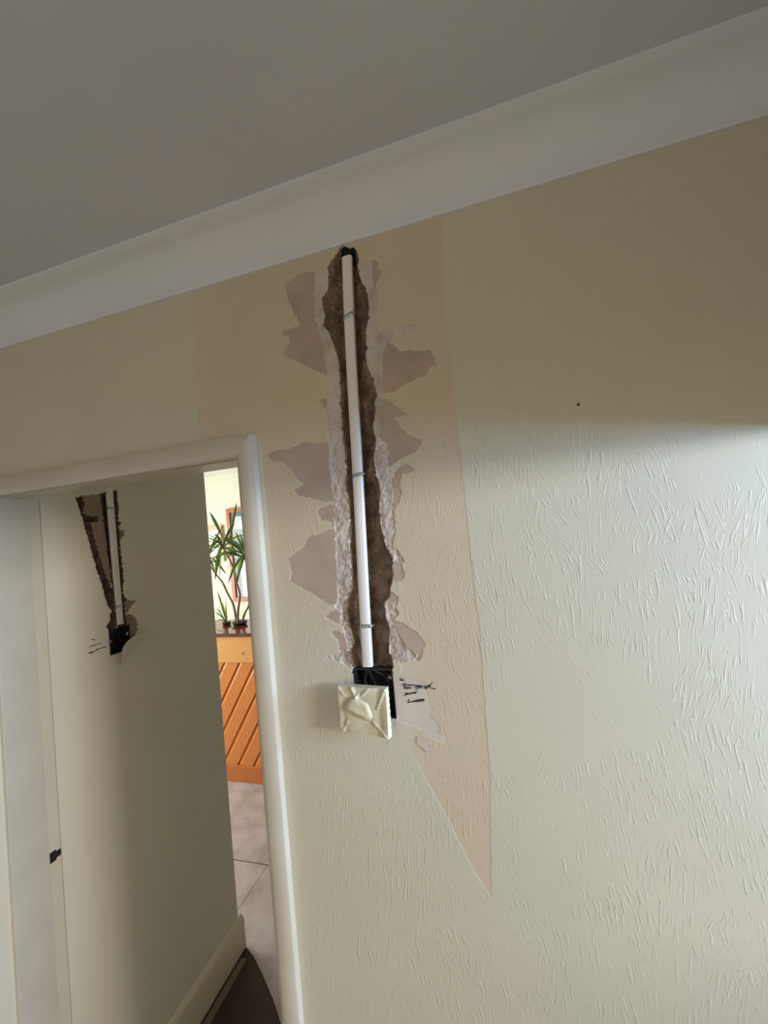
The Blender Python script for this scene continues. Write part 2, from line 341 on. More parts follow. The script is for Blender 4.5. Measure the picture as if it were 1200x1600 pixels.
TORN = [[[-300,2373],[-330,2378],[-363,2368],[-370,2359],[-366,2333],[-359,2310],[-345,2277],[-347,2273],[-384,2271],[-381,2263],[-372,2256],[-371,2248],[-375,2237],[-388,2224],[-354,2201],[-329,2184],[-295,2162],[-287,2211],[-293,2260],[-281,2312]],[[-321,2120],[-312,2111],[-305,2092],[-294,2091],[-292,2118],[-301,2115]],[[-189,2365],[-172,2357],[-177,2344],[-166,2335],[-177,2319],[-184,2301],[-179,2290],[-183,2266],[-190,2266],[-192,2289]],[[-181,2221],[-169,2206],[-152,2182],[-120,2174],[-92,2170],[-90,2160],[-83,2155],[-85,2146],[-78,2142],[-99,2140],[-101,2126],[-135,2121],[-172,2106],[-202,2108],[-201,2160],[-192,2211]],[[-196,2099],[-188,2097],[-174,2087],[-159,2073],[-143,2058],[-174,2061],[-206,2067]],[[-210,2067],[-173,2063],[-160,2037],[-148,2024],[-128,2013],[-125,2003],[-137,1992],[-165,1982],[-189,1969],[-215,1974]],[[-192,1971],[-156,1970],[-139,1956],[-168,1952],[-173,1934],[-170,1918],[-179,1898],[-191,1885],[-214,1887],[-204,1950]],[[-204,1816],[-182,1803],[-174,1791],[-184,1788],[-179,1771],[-183,1759],[-203,1756],[-206,1791]],[[-297,2028],[-307,2032],[-336,2034],[-358,2041],[-389,2032],[-432,2032],[-443,2025],[-435,2014],[-409,2007],[-393,1992],[-383,1976],[-368,1959],[-388,1946],[-381,1935],[-357,1929],[-325,1920],[-290,1913],[-282,1993]],[[-297,1912],[-315,1911],[-337,1906],[-344,1900],[-336,1886],[-318,1878],[-316,1868],[-295,1862]],[[-295,1866],[-316,1863],[-346,1857],[-365,1853],[-377,1839],[-393,1827],[-416,1813],[-412,1794],[-411,1784],[-415,1767],[-393,1753],[-361,1738],[-341,1720],[-302,1716],[-294,1797]],[[-313,1713],[-345,1698],[-330,1686],[-309,1677],[-304,1692]],[[-337,1666],[-322,1651],[-321,1625],[-300,1630],[-300,1659],[-328,1669]],[[-211,1739],[-193,1729],[-204,1714],[-196,1698],[-213,1685],[-221,1705]],[[-223,1689],[-188,1679],[-167,1663],[-155,1646],[-162,1616],[-186,1633],[-200,1648],[-219,1661]]]
LINING = [[[-220,1588],[-194,1583],[-169,1576],[-159,1569],[-155,1563],[-159,1558],[-154,1549],[-153,1535],[-153,1525],[-157,1517],[-145,1504],[-144,1485],[-131,1478],[-134,1467],[-145,1466],[-163,1478],[-169,1486],[-184,1493],[-217,1502],[-221,1545]]]
PEELED = [[[-591,2427],[-47,2420],[-58,2223],[-58,1829],[-55,1663],[-61,1430],[-80,1211],[-106,1252],[-142,1335],[-200,1451],[-240,1468],[-336,1475],[-452,1488],[-454,1781],[-455,2056],[-469,2082],[-603,2078]]]
INK = [[[-206,1581],[-204,1580],[-205,1576]],[[-205,1576],[-203,1578],[-202,1580],[-204,1576]],[[-202,1576],[-200,1578],[-199,1579],[-200,1576],[-198,1576]],[[-203,1569],[-196,1569],[-186,1569],[-175,1568]],[[-202,1569],[-187,1568],[-175,1568]],[[-195,1572],[-201,1569],[-199,1565],[-200,1561]],[[-199,1565],[-198,1567],[-197,1561]],[[-197,1561],[-196,1566],[-193,1565],[-194,1561],[-196,1562]],[[-193,1565],[-190,1565],[-191,1562],[-193,1562]],[[-189,1566],[-189,1562],[-187,1562]],[[-186,1565],[-186,1562]],[[-180,1564],[-175,1566],[-172,1568],[-170,1569],[-172,1564],[-178,1560]],[[-177,1567],[-173,1567],[-175,1563],[-170,1564],[-167,1569],[-169,1563]],[[-172,1567],[-165,1567],[-159,1567]],[[-167,1567],[-166,1563]],[[-161,1566],[-163,1564],[-161,1563],[-158,1567],[-159,1562]],[[-159,1565],[-155,1567],[-152,1570],[-154,1564]],[[-156,1567],[-150,1567]],[[-146,1574],[-152,1567],[-150,1564],[-143,1562]],[[-150,1564],[-142,1563]],[[-159,1561],[-155,1566]],[[-200,1549],[-196,1555],[-194,1553],[-192,1551]],[[-198,1551],[-193,1554],[-188,1552],[-185,1555],[-182,1553],[-179,1556],[-175,1557]],[[-199,1550],[-190,1553],[-178,1556]],[[-190,1554],[-188,1552]],[[-185,1556],[-182,1553],[-178,1555]],[[-194,1542],[-192,1542],[-194,1539],[-192,1539],[-195,1536]],[[-195,1536],[-189,1538],[-186,1538],[-180,1539],[-173,1540],[-164,1541]],[[-187,1539],[-180,1541],[-173,1542],[-164,1543]],[[-180,1542],[-178,1538],[-175,1543],[-174,1538],[-170,1543],[-168,1539],[-164,1544]],[[-182,1540],[-172,1543],[-164,1544]]]
P_CAVITY = [[[989,2050],[1016,2054],[1021,2033],[1014,1998],[1026,1991],[1045,1986],[1065,1987],[1061,1965],[1036,1965],[1042,1934],[1055,1874],[1068,1818],[1078,1781],[1093,1739],[1093,1739],[1101,1724],[1102,1681],[1107,1604],[1097,1590],[1070,1594],[1068,1609],[1081,1622],[1087,1662],[1076,1678],[1067,1713],[1062,1739],[1052,1781],[1048,1787],[1036,1847],[1023,1909],[1014,1954],[1006,1989],[994,2032]],[[1078,2068],[1139,2081],[1142,2029],[1139,1973],[1149,1963],[1142,1943],[1140,1893],[1140,1817],[1144,1779],[1139,1732],[1138,1740],[1138,1697],[1151,1683],[1143,1664],[1141,1630],[1147,1582],[1106,1593],[1104,1681],[1096,1747],[1096,1773],[1090,1871],[1083,1994]]]
P_TORN = [[[1000,2053],[1088,2068],[1096,1994],[1104,1846],[1107,1747],[1086,1750],[1065,1775],[1047,1837],[1032,1904],[1024,1956],[1011,1982],[1008,2030]],[[1141,1630],[1170,1624],[1185,1599],[1190,1577],[1177,1545],[1160,1536],[1144,1549],[1144,1589]],[[1067,1604],[1072,1616],[1084,1621],[1094,1591],[1073,1588]],[[1142,1943],[1165,1932],[1152,1912],[1142,1903]],[[1145,1681],[1191,1669],[1169,1656],[1151,1636],[1141,1633]]]
P_INK = [[[998,1536],[1002,1541],[1008,1537],[1018,1537],[1027,1541],[1040,1540],[1055,1541],[1056,1537]],[[998,1537],[1012,1535],[1009,1530]],[[1002,1556],[1011,1558],[1019,1556],[1030,1557],[1042,1557]],[[1005,1557],[1017,1558]],[[1029,1543],[1030,1536]],[[1043,1541],[1058,1540]],[[1010,1579],[1023,1573]]]


# ------------------------------------------------------------------ the main room
WY = 0.72           # face of the main wall
CEIL = 2.488
# main wall: fine relief panel around the chase, plain faces around it, a solid core behind
A0, A1, Z0, Z1 = -600, 30, 1190, 2412
box_hole = [(-297, 1507), (-219, 1507), (-219, 1597), (-297, 1597)]
R = relief(A0, A1, Z0, Z1, 1.5,
           [('peeled', PEELED, 0.35), ('lining', LINING, 0.6), ('torn', TORN, 1.0), ('band', BAND, 1.6)],
           [CAVITY], 30.0, lambda a, h, z: np.stack([a, WY + h, z], -1), hole=box_hole)
x0, x1, z0, z1 = A0 / 1000, A1 / 1000, Z0 / 1000, Z1 / 1000
DX0, DX1, DZ = -1.345, -0.505, 2.055        # structural door opening
b = MB()
P, Q = R['base']
# drop the part of the relief panel that lies in the door opening
keep = ~((P[Q].mean(1)[:, 0] < DX1) & (P[Q].mean(1)[:, 2] < DZ)); Q = Q[keep]
flat = [((DX1, WY, 0), (3.26, WY, 0), (3.26, WY, z0), (DX1, WY, z0)), ((x1, WY, z0), (3.26, WY, z0), (3.26, WY, CEIL), (x1, WY, CEIL)),
        ((x0, WY, z1), (x1, WY, z1), (x1, WY, CEIL), (x0, WY, CEIL)), ((-1.9, WY, DZ), (x0, WY, DZ), (x0, WY, CEIL), (-1.9, WY, CEIL)),
        ((-1.9, WY, 0), (DX0, WY, 0), (DX0, WY, DZ), (-1.9, WY, DZ))]
V2 = np.array([v for q in flat for v in q]); Q2 = np.arange(len(V2)).reshape(-1, 4) + len(P)
wall = np_mesh('wall_front', np.concatenate([P, V2]), np.concatenate([Q, Q2]), M['paper'])
struct(wall, 'cream textured wallpapered wall with a chase cut up to the ceiling')
core = MB()
core.box(DX1, 3.26, 0.759, 0.86, 0, 2.6); core.box(-1.9, DX1, 0.759, 0.86, DZ, 2.6); core.box(-1.9, DX0, 0.759, 0.86, 0, DZ)
core.build('masonry_core', M['cavity'], wall)
for key, nm, lab in (('peeled', 'peeled_backing_paper', 'warmer backing paper where the wallpaper was peeled off'), ('lining', 'bare_lining_patch', 'pale smooth lining paper beside the switch box'),
                     ('torn', 'torn_plaster_patch', 'ragged brown patches of bare plaster'), ('band', 'plaster_edge', 'crumbled white plaster edging the chase'), ('cavity', 'chase', 'deep rough brown channel cut in the wall')):
    P, Q = R[key]
    c = P[Q].mean(1); Q = Q[~((c[:, 0] < DX1) & (c[:, 2] < DZ))]
    o = np_mesh(nm, P, Q, M[key], wall); o['label'] = lab
    if key == 'cavity':
        # faces coloured black for the shade of the hole where the cable leaves
        o.data.materials.append(M['dark']); c = P[Q].mean(1)
        e = ((c[:, 0] + 0.2315) / 0.017) ** 2 + ((c[:, 2] - 2.393) / 0.014) ** 2
        o.data.polygons.foreach_set('material_index', (e < 1.0).astype(np.int32)); o.data.update()

def ink(name, strokes_, place, width, parent):
    b = MB()
    for s in strokes_:
        for (p, q) in zip(s[:-1], s[1:]):
            p = np.array(p, float) / 1000; q = np.array(q, float) / 1000
            d = q - p; L = np.hypot(*d)
            if L < 1e-6: continue
            d /= L; n = np.array([-d[1], d[0]]) * width / 2; p = p - d * width * 0.3; q = q + d * width * 0.3
            b.add([place(*(p + n)), place(*(q + n)), place(*(q - n)), place(*(p - n))], [(0, 1, 2, 3)])
    return b.build(name, M['ink'], parent)
o = ink('handwriting', INK, lambda a, z: (a, WY - 0.0004, z), 0.0011, wall); o['label'] = 'crossed out black handwritten notes'
nl = MB(); nl.tube([(0.1387, 0.735, 2.0283), (0.1387, 0.7175, 2.0283)], 0.0016, 8); nl.tube([(0.1387, 0.7178, 2.0283), (0.1392, 0.7166, 2.0287)], 0.0022, 7)
nl.build('nail', M['dark'], wall)['label'] = 'small dark nail head'
tp = MB(); tp.add([(-0.183, 0.7192, 1.478), (-0.166, 0.7192, 1.467), (-0.158, 0.7182, 1.452), (-0.168, 0.7186, 1.450), (-0.186, 0.7192, 1.466)], [(0, 1, 2, 3, 4)])
tp.build('paper_scrap', M['lining'], wall)['label'] = 'small pale curl of torn paper'

# ceiling, coving, floor and the unseen walls of the room, with an added bay
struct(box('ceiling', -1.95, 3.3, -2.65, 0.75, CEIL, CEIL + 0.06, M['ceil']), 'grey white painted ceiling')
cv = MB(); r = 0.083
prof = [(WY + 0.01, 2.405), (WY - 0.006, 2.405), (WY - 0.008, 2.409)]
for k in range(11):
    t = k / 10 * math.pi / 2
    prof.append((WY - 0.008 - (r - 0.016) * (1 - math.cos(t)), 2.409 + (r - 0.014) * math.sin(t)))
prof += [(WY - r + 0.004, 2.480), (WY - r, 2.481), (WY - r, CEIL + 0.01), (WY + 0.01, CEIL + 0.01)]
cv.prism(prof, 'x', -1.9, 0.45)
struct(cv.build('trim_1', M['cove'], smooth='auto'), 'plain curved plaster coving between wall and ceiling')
fl = struct(box('floor', -3.95, 3.3, -2.65, 3.85, -0.08, -0.014, M['joint']), 'dark floor base under the slabs and boards')
box('carpet', -1.9, 3.24, -2.6, 0.80, -0.014, 0.0, M['carpet'], fl)
box('threshold_board', -1.33, -0.51, 0.80, 0.862, -0.014, 0.001, M['floor_shade'], fl)
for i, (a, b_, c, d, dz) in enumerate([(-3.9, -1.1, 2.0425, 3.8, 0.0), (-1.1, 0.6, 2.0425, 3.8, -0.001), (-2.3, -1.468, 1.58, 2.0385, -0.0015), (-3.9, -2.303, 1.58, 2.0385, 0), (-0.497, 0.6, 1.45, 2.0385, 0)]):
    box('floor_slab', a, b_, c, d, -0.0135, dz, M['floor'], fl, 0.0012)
box('passage_shade_boards', -1.464, 0.6, 0.863, 2.036, -0.0135, -0.006, M['floor_shade'], fl)  # dark boards stand in for the shadow beside the passage wall
q = MB(); q.prism([(-1.4645, 2.0385), (-0.5, 2.0385), (-0.5, 1.08), (-0.62, 1.15), (-0.80, 1.23), (-0.98, 1.375), (-1.07, 1.455), (-1.17, 1.53), (-1.25, 1.585), (-1.309, 1.614), (-1.4645, 1.62)], 'z', -0.006, 0.0)  # diagonal edge shaped along the shadow line from the wall end
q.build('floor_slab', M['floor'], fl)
st = MB(); st.prism([(-1.304, -0.006), (-1.276, -0.006), (-1.278, 0.001), (-1.304, 0.001)], 'y', 0.90, 1.57)
st.build('edge_batten', M['batten'], fl)

struct(box('wall_left', -1.95, -1.9, -2.65, 0.75, 0, CEIL, M['dimwall']), 'plain cream wall left of the door, out of view')
def wall_with_hole(name, axis, pos, th, lo, hi, h, a, b_, zb, zt, m):
    q = MB()
    def bx(l, r_, z0_, z1_):
        if r_ - l < 1e-4 or z1_ - z0_ < 1e-4: return
        if axis == 'x': q.box(pos, pos + th, l, r_, z0_, z1_)
        else: q.box(l, r_, pos, pos + th, z0_, z1_)
    bx(lo, a, 0, h); bx(b_, hi, 0, h); bx(a, b_, 0, zb); bx(a, b_, zt, h)
    return q.build(name, m)
struct(wall_with_hole('wall_right', 'x', 0.45, 0.10, -2.6, 0.72, CEIL, -1.6, 0.72, 0.0, 1.945, M['plainwall']), 'wall with a wide opening to the added window bay, just out of view')  # bay beyond the opening added to throw the shadows on the main wall
struct(wall_with_hole('wall_rear', 'y', -2.65, 0.05, -1.9, 3.3, CEIL, -1.25, -0.25, 1.0, 2.2, M['plainwall']), 'rear wall with an added opening for the fill lamp behind the camera')  # opening added around the warm fill lamp
struct(wall_with_hole('added_bay_wall', 'x', 3.24, 0.05, -2.65, 0.75, CEIL, -1.72, -0.18, 0.98, 2.38, M['plainwall']), 'window wall of the added bay on the right, out of view')
struct(wall_with_hole('added_nib', 'x', 1.375, 0.05, 0.36, 0.72, CEIL, 0.385, 0.695, 1.46, 2.34, M['plainwall']), 'added short return wall holding the blue fill lamp, out of view')  # added only to carry the blue fill lamp
struct(box('light_blocker', 1.375, 1.425, 0.09, 0.36, 0, 1.45, M['plainwall']), 'added half height blocker shading the lower main wall, out of view')  # added to block light from the lower main wall

# ------------------------------------------------------------------ the door frame
door = empty('door_1', (-0.92, 0.79, 0)); struct(door, 'cream gloss painted door frame without a door')
AX0, AX1, AT = -0.508, -0.464, 2.071
def arch_profile():
    # across the face: x from inner edge 0 to outer 0.044, y = out of the wall
    return [(0.0, 0.0), (0.0, 0.006), (0.0015, 0.0105), (0.005, 0.014), (0.009, 0.0165), (0.013, 0.018), (0.041, 0.018), (0.044, 0.0165), (0.044, 0.0)]
AI = 2.029
pr = arch_profile()
ar = MB(); n = len(pr)
bot = [(AX0 + x, WY - y, 0.0) for x, y in pr]; top = [(AX0 + x, WY - y, AI + x * (AT - AI) / 0.044) for x, y in pr]
ar.add(bot + top, [tuple(range(n))[::-1], tuple(range(n, 2 * n))] + [(i, (i + 1) % n, n + (i + 1) % n, n + i) for i in range(n)])
ar.build('side_architrave', M['gloss'], door, smooth='auto')
ah = MB(); LX = -1.386
a_ = [(AX0 + x, WY - y, AI + x * (AT - AI) / 0.044) for x, y in pr]; b_ = [(-1.342 - x, WY - y, AI + x * (AT - AI) / 0.044) for x, y in pr]
ah.add(a_ + b_, [tuple(range(n))[::-1], tuple(range(n, 2 * n))] + [(i, (i + 1) % n, n + (i + 1) % n, n + i) for i in range(n)])
ah.build('head_architrave', M['gloss'], door, smooth='auto')
al = MB()
bot = [(-1.342 - x, WY - y, 0.0) for x, y in pr]; top = [(-1.342 - x, WY - y, AI + x * (AT - AI) / 0.044) for x, y in pr]
al.add(bot + top, [tuple(range(n))[::-1], tuple(range(n, 2 * n))] + [(i, (i + 1) % n, n + (i + 1) % n, n + i) for i in range(n)])
al.build('side_architrave', M['gloss'], door, smooth='auto')
box('side_lining', -1.362, -1.3325, 0.716, 0.881, 0, 2.052, M['gloss2'], door)
box('side_lining', -0.512, -0.490, 0.724, 0.881, 0, 2.052, M['gloss'], door)
box('head_lining', -1.362, -0.490, 0.724, 0.881, 2.049, 2.071, M['gloss'], door)
box('door_stop', -1.334, -1.3215, 0.752, 0.843, 0, 2.040, M['gloss'], door, 0.0015)
box('door_stop', -1.3215, -0.512, 0.765, 0.843, 2.036, 2.0495, M['gloss'], door, 0.0015)
box('door_stop', -0.512, -0.5005, 0.765, 0.843, 0, 2.036, M['gloss'], door, 0.0015)
# the mortice for the latch, two black plates on the rebate for its inner shade
k = MB(); k.box(-1.3340, -1.3318, 0.851, 0.868, 0.985, 1.014)
k.build('strike_shade_plate', M['dark'], door)['label'] = 'black plate for the shade in the latch mortice'
k = MB(); k.box(-1.3340, -1.3316, 0.868, 0.8805, 0.990, 1.008)
k.build('strike_shade_plate', M['dark'], door)['label'] = 'black plate for the shade in the latch mortice'

# ------------------------------------------------------------------ conduit, box and plate in the chase
def interp(path, n):
    out = []
    for i in range(len(path) - 1):
        for t in range(n): out.append(tuple(Vector(path[i]).lerp(Vector(path[i + 1]), t / n)))
    return out + [tuple(path[-1])]
cond = tag(empty('cable_conduit', (-0.2745, 0.73, 1.6)), 'long white oval plastic conduit running up the chase beside the door', 'conduit')
path = [(-0.2345, 0.7245, 2.384), (-0.2412, 0.7235, 2.2615), (-0.2470, 0.7245, 2.1374), (-0.2512, 0.725, 2.0140), (-0.2566, 0.726, 1.8916), (-0.2618, 0.726, 1.7699), (-0.2742 + 0.006, 0.726, 1.5999)]
def oval(b, path, w, d):
    base = len(b.v); n = len(path)
    sec = []
    for k in range(16):
        c = 2 * math.pi * k / 16; e = 0.55
        sec.append((w / 2 * math.copysign(abs(math.cos(c)) ** e, math.cos(c)), d / 2 * math.copysign(abs(math.sin(c)) ** e, math.sin(c))))
    for p in path:
        for x, y in sec: b.v.append((p[0] + x, p[1] + y, p[2]))
    for i in range(n - 1):
        for k in range(16):
            a = base + i * 16 + k; c = base + i * 16 + (k + 1) % 16
            b.f.append([a, c, c + 16, a + 16])
    b.f.append([base + k for k in range(16)]); b.f.append([base + (n - 1) * 16 + k for k in range(16)])
b = MB(); oval(b, interp(path, 4), 0.0205, 0.0125); b.build('conduit_tube', M['pvc'], cond, smooth='auto')
def clip(parent, cx, y, z, tilt, w=0.0205, d=0.0125):
    b = MB()
    # strap over the tube with a small nail plate at the right
    sec = []
    for k in range(9):
        c = math.pi * k / 8; sec.append((-(w / 2 + 0.0012) * math.copysign(abs(math.cos(c)) ** 0.5, math.cos(c)), -(d / 2 + 0.0012) * math.sin(c) ** 0.5))
    v = []
    for s_ in (-0.0032, 0.0032):
        for x, yy in sec: v.append((cx + x, y + yy, z + s_ + tilt * x))
    b.add(v, [(i, i + 1, 9 + i + 1, 9 + i) for i in range(8)])
    o = b.build('saddle_clip', M['steel'], parent, smooth='auto')
    md = o.modifiers.new('thick', 'SOLIDIFY'); md.thickness = 0.0007
    nb = MB()
    for dx in (-0.002, 0.0042):
        ring = [(cx + dx + 0.0026 * math.cos(t), y - d / 2 - 0.0022, z + tilt * dx + 0.0026 * math.sin(t)) for t in np.linspace(0, 2 * math.pi, 11)]
        nb.tube(ring, 0.0006, 5)
    nb.tube([(cx + w / 2 + 0.0022, y - 0.004, z + tilt * 0.012), (cx + w / 2 + 0.0022, y + 0.010, z + tilt * 0.012)], 0.0014, 7)
    nb.build('clip_eyelet', M['steel'], o)
    return o
clip(cond, -0.2405, 0.7235, 2.2676, 0.35); clip(cond, -0.2526, 0.7253, 1.9617, 0.12); clip(cond, -0.2635 + 0.001, 0.726, 1.6769, -0.05)
b = MB()
for dx in (-0.005, 0.003): b.tube([(-0.2345 + dx, 0.7245, 2.376), (-0.2335 + dx, 0.727, 2.392), (-0.229 + dx * 0.5, 0.738, 2.4045)], 0.0042, 8)
b.build('cable', M['black'], cond, smooth='auto')['label'] = 'black cable leaving the top of the conduit'

bb = tag(empty('back_box', (-0.258, 0.74, 1.508)), 'black recessed back box at the foot of the long chase', 'switch box')
b = MB(); X0, X1, B0, B1, YF, YB, T = -0.2965, -0.2195, 1.5075, 1.5965, 0.7205, 0.757, 0.0018
b.box(X0, X0 + T, YF, YB, B0, B1); b.box(X1 - T, X1, YF, YB, B0, B1); b.box(X0 + T, X1 - T, YF, YB, B0, B0 + T); b.box(X0 + T, X1 - T, YF, YB, B1 - T, B1); b.box(X0, X1, YB - T, YB, B0, B1)
b.build('box_shell', M['black'], bb)
for (lx, lz) in ((X0 + 0.004, 1.553), (X1 - 0.010, 1.581)): box('fixing_lug', lx, lx + 0.007, 0.7225, 0.7245, lz - 0.005, lz + 0.005, M['black'], bb)
b = MB(); b.tube([(X1 - 0.009, 0.7225, 1.581), (X1 - 0.002, 0.7225, 1.580)], 0.0022, 8); b.build('screw', M['brass'], bb, smooth='auto')
for i, pts in enumerate([[(-0.268, 0.728, 1.606), (-0.269, 0.735, 1.585), (-0.262, 0.738, 1.565), (-0.250, 0.728, 1.553), (-0.262, 0.706, 1.548)],
                         [(-0.272, 0.727, 1.606), (-0.276, 0.733, 1.588), (-0.280, 0.736, 1.570), (-0.274, 0.724, 1.556), (-0.270, 0.706, 1.545)],
                         [(-0.264, 0.727, 1.606), (-0.256, 0.734, 1.588), (-0.240, 0.740, 1.576), (-0.230, 0.738, 1.550), (-0.238, 0.745, 1.525), (-0.255, 0.706, 1.530)]]):
    c = [Vector(p) for p in pts]; fine = []
    for k in range(len(c) - 1):
        p0, p1, p2, p3 = c[max(k - 1, 0)], c[k], c[k + 1], c[min(k + 2, len(c) - 1)]
        for t in np.arange(0, 1, 0.2):
            fine.append(0.5 * ((2 * p1) + (p2 - p0) * t + (2 * p0 - 5 * p1 + 4 * p2 - p3) * t * t + (3 * p1 - p0 - 3 * p2 + p3) * t ** 3))
    fine.append(c[-1]); b = MB(); b.tube(fine, 0.0030, 8); b.build('cable', M['black'], bb, smooth='auto')

# the switch plate hanging off its cables, wrapped in masking tape
sp = tag(empty('switch_plate', (-0.272, 0.70, 1.492)), 'loose switch plate wrapped in cream masking tape hanging over the black box', 'switch plate')
# corners: outline seen from the front, the plate leans a little and swings out at the right
TL, TR, BR, BL = Vector((-0.3195, 0.6955, 1.5745)), Vector((-0.2255, 0.6905, 1.5725)), Vector((-0.2245, 0.6830, 1.4900)), Vector((-0.3175, 0.6900, 1.4945))
def pl(u, v, d=0.0):
    p = TL.lerp(TR, u).lerp(BL.lerp(BR, u), v); nrm = (TR - TL).cross(BL - TL).normalized()
    if nrm.y > 0: nrm = -nrm
    return p + nrm * d
b = MB()
b.add([pl(u, v, d) for d in (-0.001, -0.010) for (u, v) in ((.02, .02), (.98, .02), (.98, .98), (.02, .98))], [(0, 1, 2, 3), (7, 6, 5, 4), (0, 4, 5, 1), (1, 5, 6, 2), (2, 6, 7, 3), (3, 7, 4, 0)])
b.build('plate_body', M['pvc'], sp, bevel=0.001)
N = 44; V = []; F = []
def crease(u, v, a, b_, wdt, amp):
    ax, ay = a; bx, by = b_; L = (bx - ax) ** 2 + (by - ay) ** 2
    t = min(1, max(0, ((u - ax) * (bx - ax) + (v - ay) * (by - ay)) / L)); d = math.hypot(u - ax - t * (bx - ax), v - ay - t * (by - ay))
    return amp * math.exp(-(d / wdt) ** 2)
for j in range(N + 1):
    for i in range(N + 1):
        u, v = i / N, j / N
        h = 0.0012 + 0.0006 * math.sin(9 * u + 3 * v) * math.sin(7 * v - 2 * u)
        h += crease(u, v, (0.97, 0.03), (0.80, 0.42), 0.018, 0.0026) + crease(u, v, (0.66, 0.0), (0.50, 0.17), 0.018, 0.0024)
        h += crease(u, v, (0.30, 0.02), (0.40, 0.26), 0.03, 0.0036) + crease(u, v, (0.44, 0.14), (0.34, 0.28), 0.022, 0.0034) + crease(u, v, (0.02, 0.05), (0.13, 0.20), 0.02, 0.0018)
        h += crease(u, v, (0.70, 0.72), (0.96, 0.97), 0.022, 0.0026) + crease(u, v, (0.16, 0.75), (0.05, 0.98), 0.02, 0.0022) + crease(u, v, (0.20, 0.62), (0.72, 0.74), 0.02, -0.001)
        h += 0.0035 * max(0, u - 0.78) / 0.22 * v - 0.0022 * math.exp(-((u - 0.84) / 0.07) ** 2) * (0.4 + 0.6 * v) - 0.0016 * math.exp(-((u - 0.10) / 0.05) ** 2) * v
        V.append(pl(u, v, h))
for j in range(N):
    for i in range(N):
        a = j * (N + 1) + i; F.append((a, a + 1, a + N + 2, a + N + 1))
# wrapped edges turned back behind the plate
ring = [j * (N + 1) for j in range(N + 1)] + [N * (N + 1) + i for i in range(1, N + 1)] + [j * (N + 1) + N for j in range(N - 1, -1, -1)] + [i for i in range(N - 1, 0, -1)]
base = len(V); m_ = len(ring)
for q in ring:
    i, j = q % (N + 1), q // (N + 1); u, v = i / N, j / N
    V.append(pl(u + 0.012 * (1 if u > .99 else -1 if u < .01 else 0), v + 0.012 * (1 if v > .99 else -1 if v < .01 else 0), -0.011 + 0.0012 * math.sin(q * 1.7)))
for k in range(m_): F.append((ring[k], ring[(k + 1) % m_], base + (k + 1) % m_, base + k))
tw = mesh('tape_wrap', V, F, M['tape'], sp, True); tw.data.set_sharp_from_angle(angle=math.radians(50)); tw['label'] = 'creased cream masking tape'
V = []; F = []
outl = [(.09, .50), (.13, .36), (.24, .25), (.34, .22), (.50, .26), (.63, .32), (.66, .40), (.70, .58), (.65, .68), (.46, .62), (.22, .52)]
cu = (sum(p[0] for p in outl) / len(outl), sum(p[1] for p in outl) / len(outl))
V.append(pl(*cu, 0.0036))
for s_, hh in ((0.55, 0.0038), (1.0, 0.0034)):
    for (u, v) in outl: V.append(pl(cu[0] + (u - cu[0]) * s_, cu[1] + (v - cu[1]) * s_, hh + 0.0010 * math.sin(17 * u + 9 * v)))
n = len(outl)
for k in range(n):
    F.append((0, 1 + k, 1 + (k + 1) % n)); F.append((1 + k, 1 + n + k, 1 + n + (k + 1) % n, 1 + (k + 1) % n))
ts = mesh('tape_strip', V, F, M['tape2'], sp, True); md = ts.modifiers.new('thick', 'SOLIDIFY'); md.thickness = 0.0006; ts['label'] = 'brighter second piece of tape'

# ------------------------------------------------------------------ the passage behind the door
PX = -1.33
hole2 = [(1072, 1505), (1152, 1505), (1152, 1592), (1072, 1592)]
R2 = relief(940, 1260, 1380, 2084, 2.0, [('torn', P_TORN, 6.0)], P_CAVITY, 24.0, lambda a, h, z: np.stack([np.full(a.shape, PX) - h, a, z], -1), hole=hole2, jag=3.0)
P, Q = R2['base']
flat = [((PX, 0.882, 0), (PX, 1.60, 0), (PX, 1.60, 1.38), (PX, 0.882, 1.38)), ((PX, 1.26, 1.38), (PX, 1.60, 1.38), (PX, 1.60, 2.084), (PX, 1.26, 2.084)),
        ((PX, 0.882, 1.38), (PX, 0.94, 1.38), (PX, 0.94, 2.084), (PX, 0.882, 2.084)), ((PX, 0.882, 2.084), (PX, 1.60, 2.084), (PX, 1.60, 2.60), (PX, 0.882, 2.60)), ((-1.40, 0.882, 0), (PX, 0.882, 0), (PX, 0.882, 2.6), (-1.40, 0.882, 2.6)),
        ((PX, 1.60, 0), (-3.9, 1.60, 0), (-3.9, 1.60, 2.6), (PX, 1.60, 2.6))]
V2 = np.array([v for q in flat for v in q]); Q2 = np.arange(len(V2)).reshape(-1, 4) + len(P)
pw = np_mesh('wall_passage', np.concatenate([P, V2]), np.concatenate([Q, Q2]), M['paper_side'])
struct(pw, 'shaded cream passage wall beyond the doorway with a forked chase')
box('masonry_core', -3.9, -1.372, 0.861, 1.597, 0, 2.6, M['cavity'], pw)
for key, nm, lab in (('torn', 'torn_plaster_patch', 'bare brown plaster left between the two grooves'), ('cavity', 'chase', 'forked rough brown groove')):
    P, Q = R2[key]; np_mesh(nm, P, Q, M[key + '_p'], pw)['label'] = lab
ink('handwriting', P_INK, lambda a, z: (PX + 0.0006, a, z), 0.0022, pw)['label'] = 'faint handwritten notes'
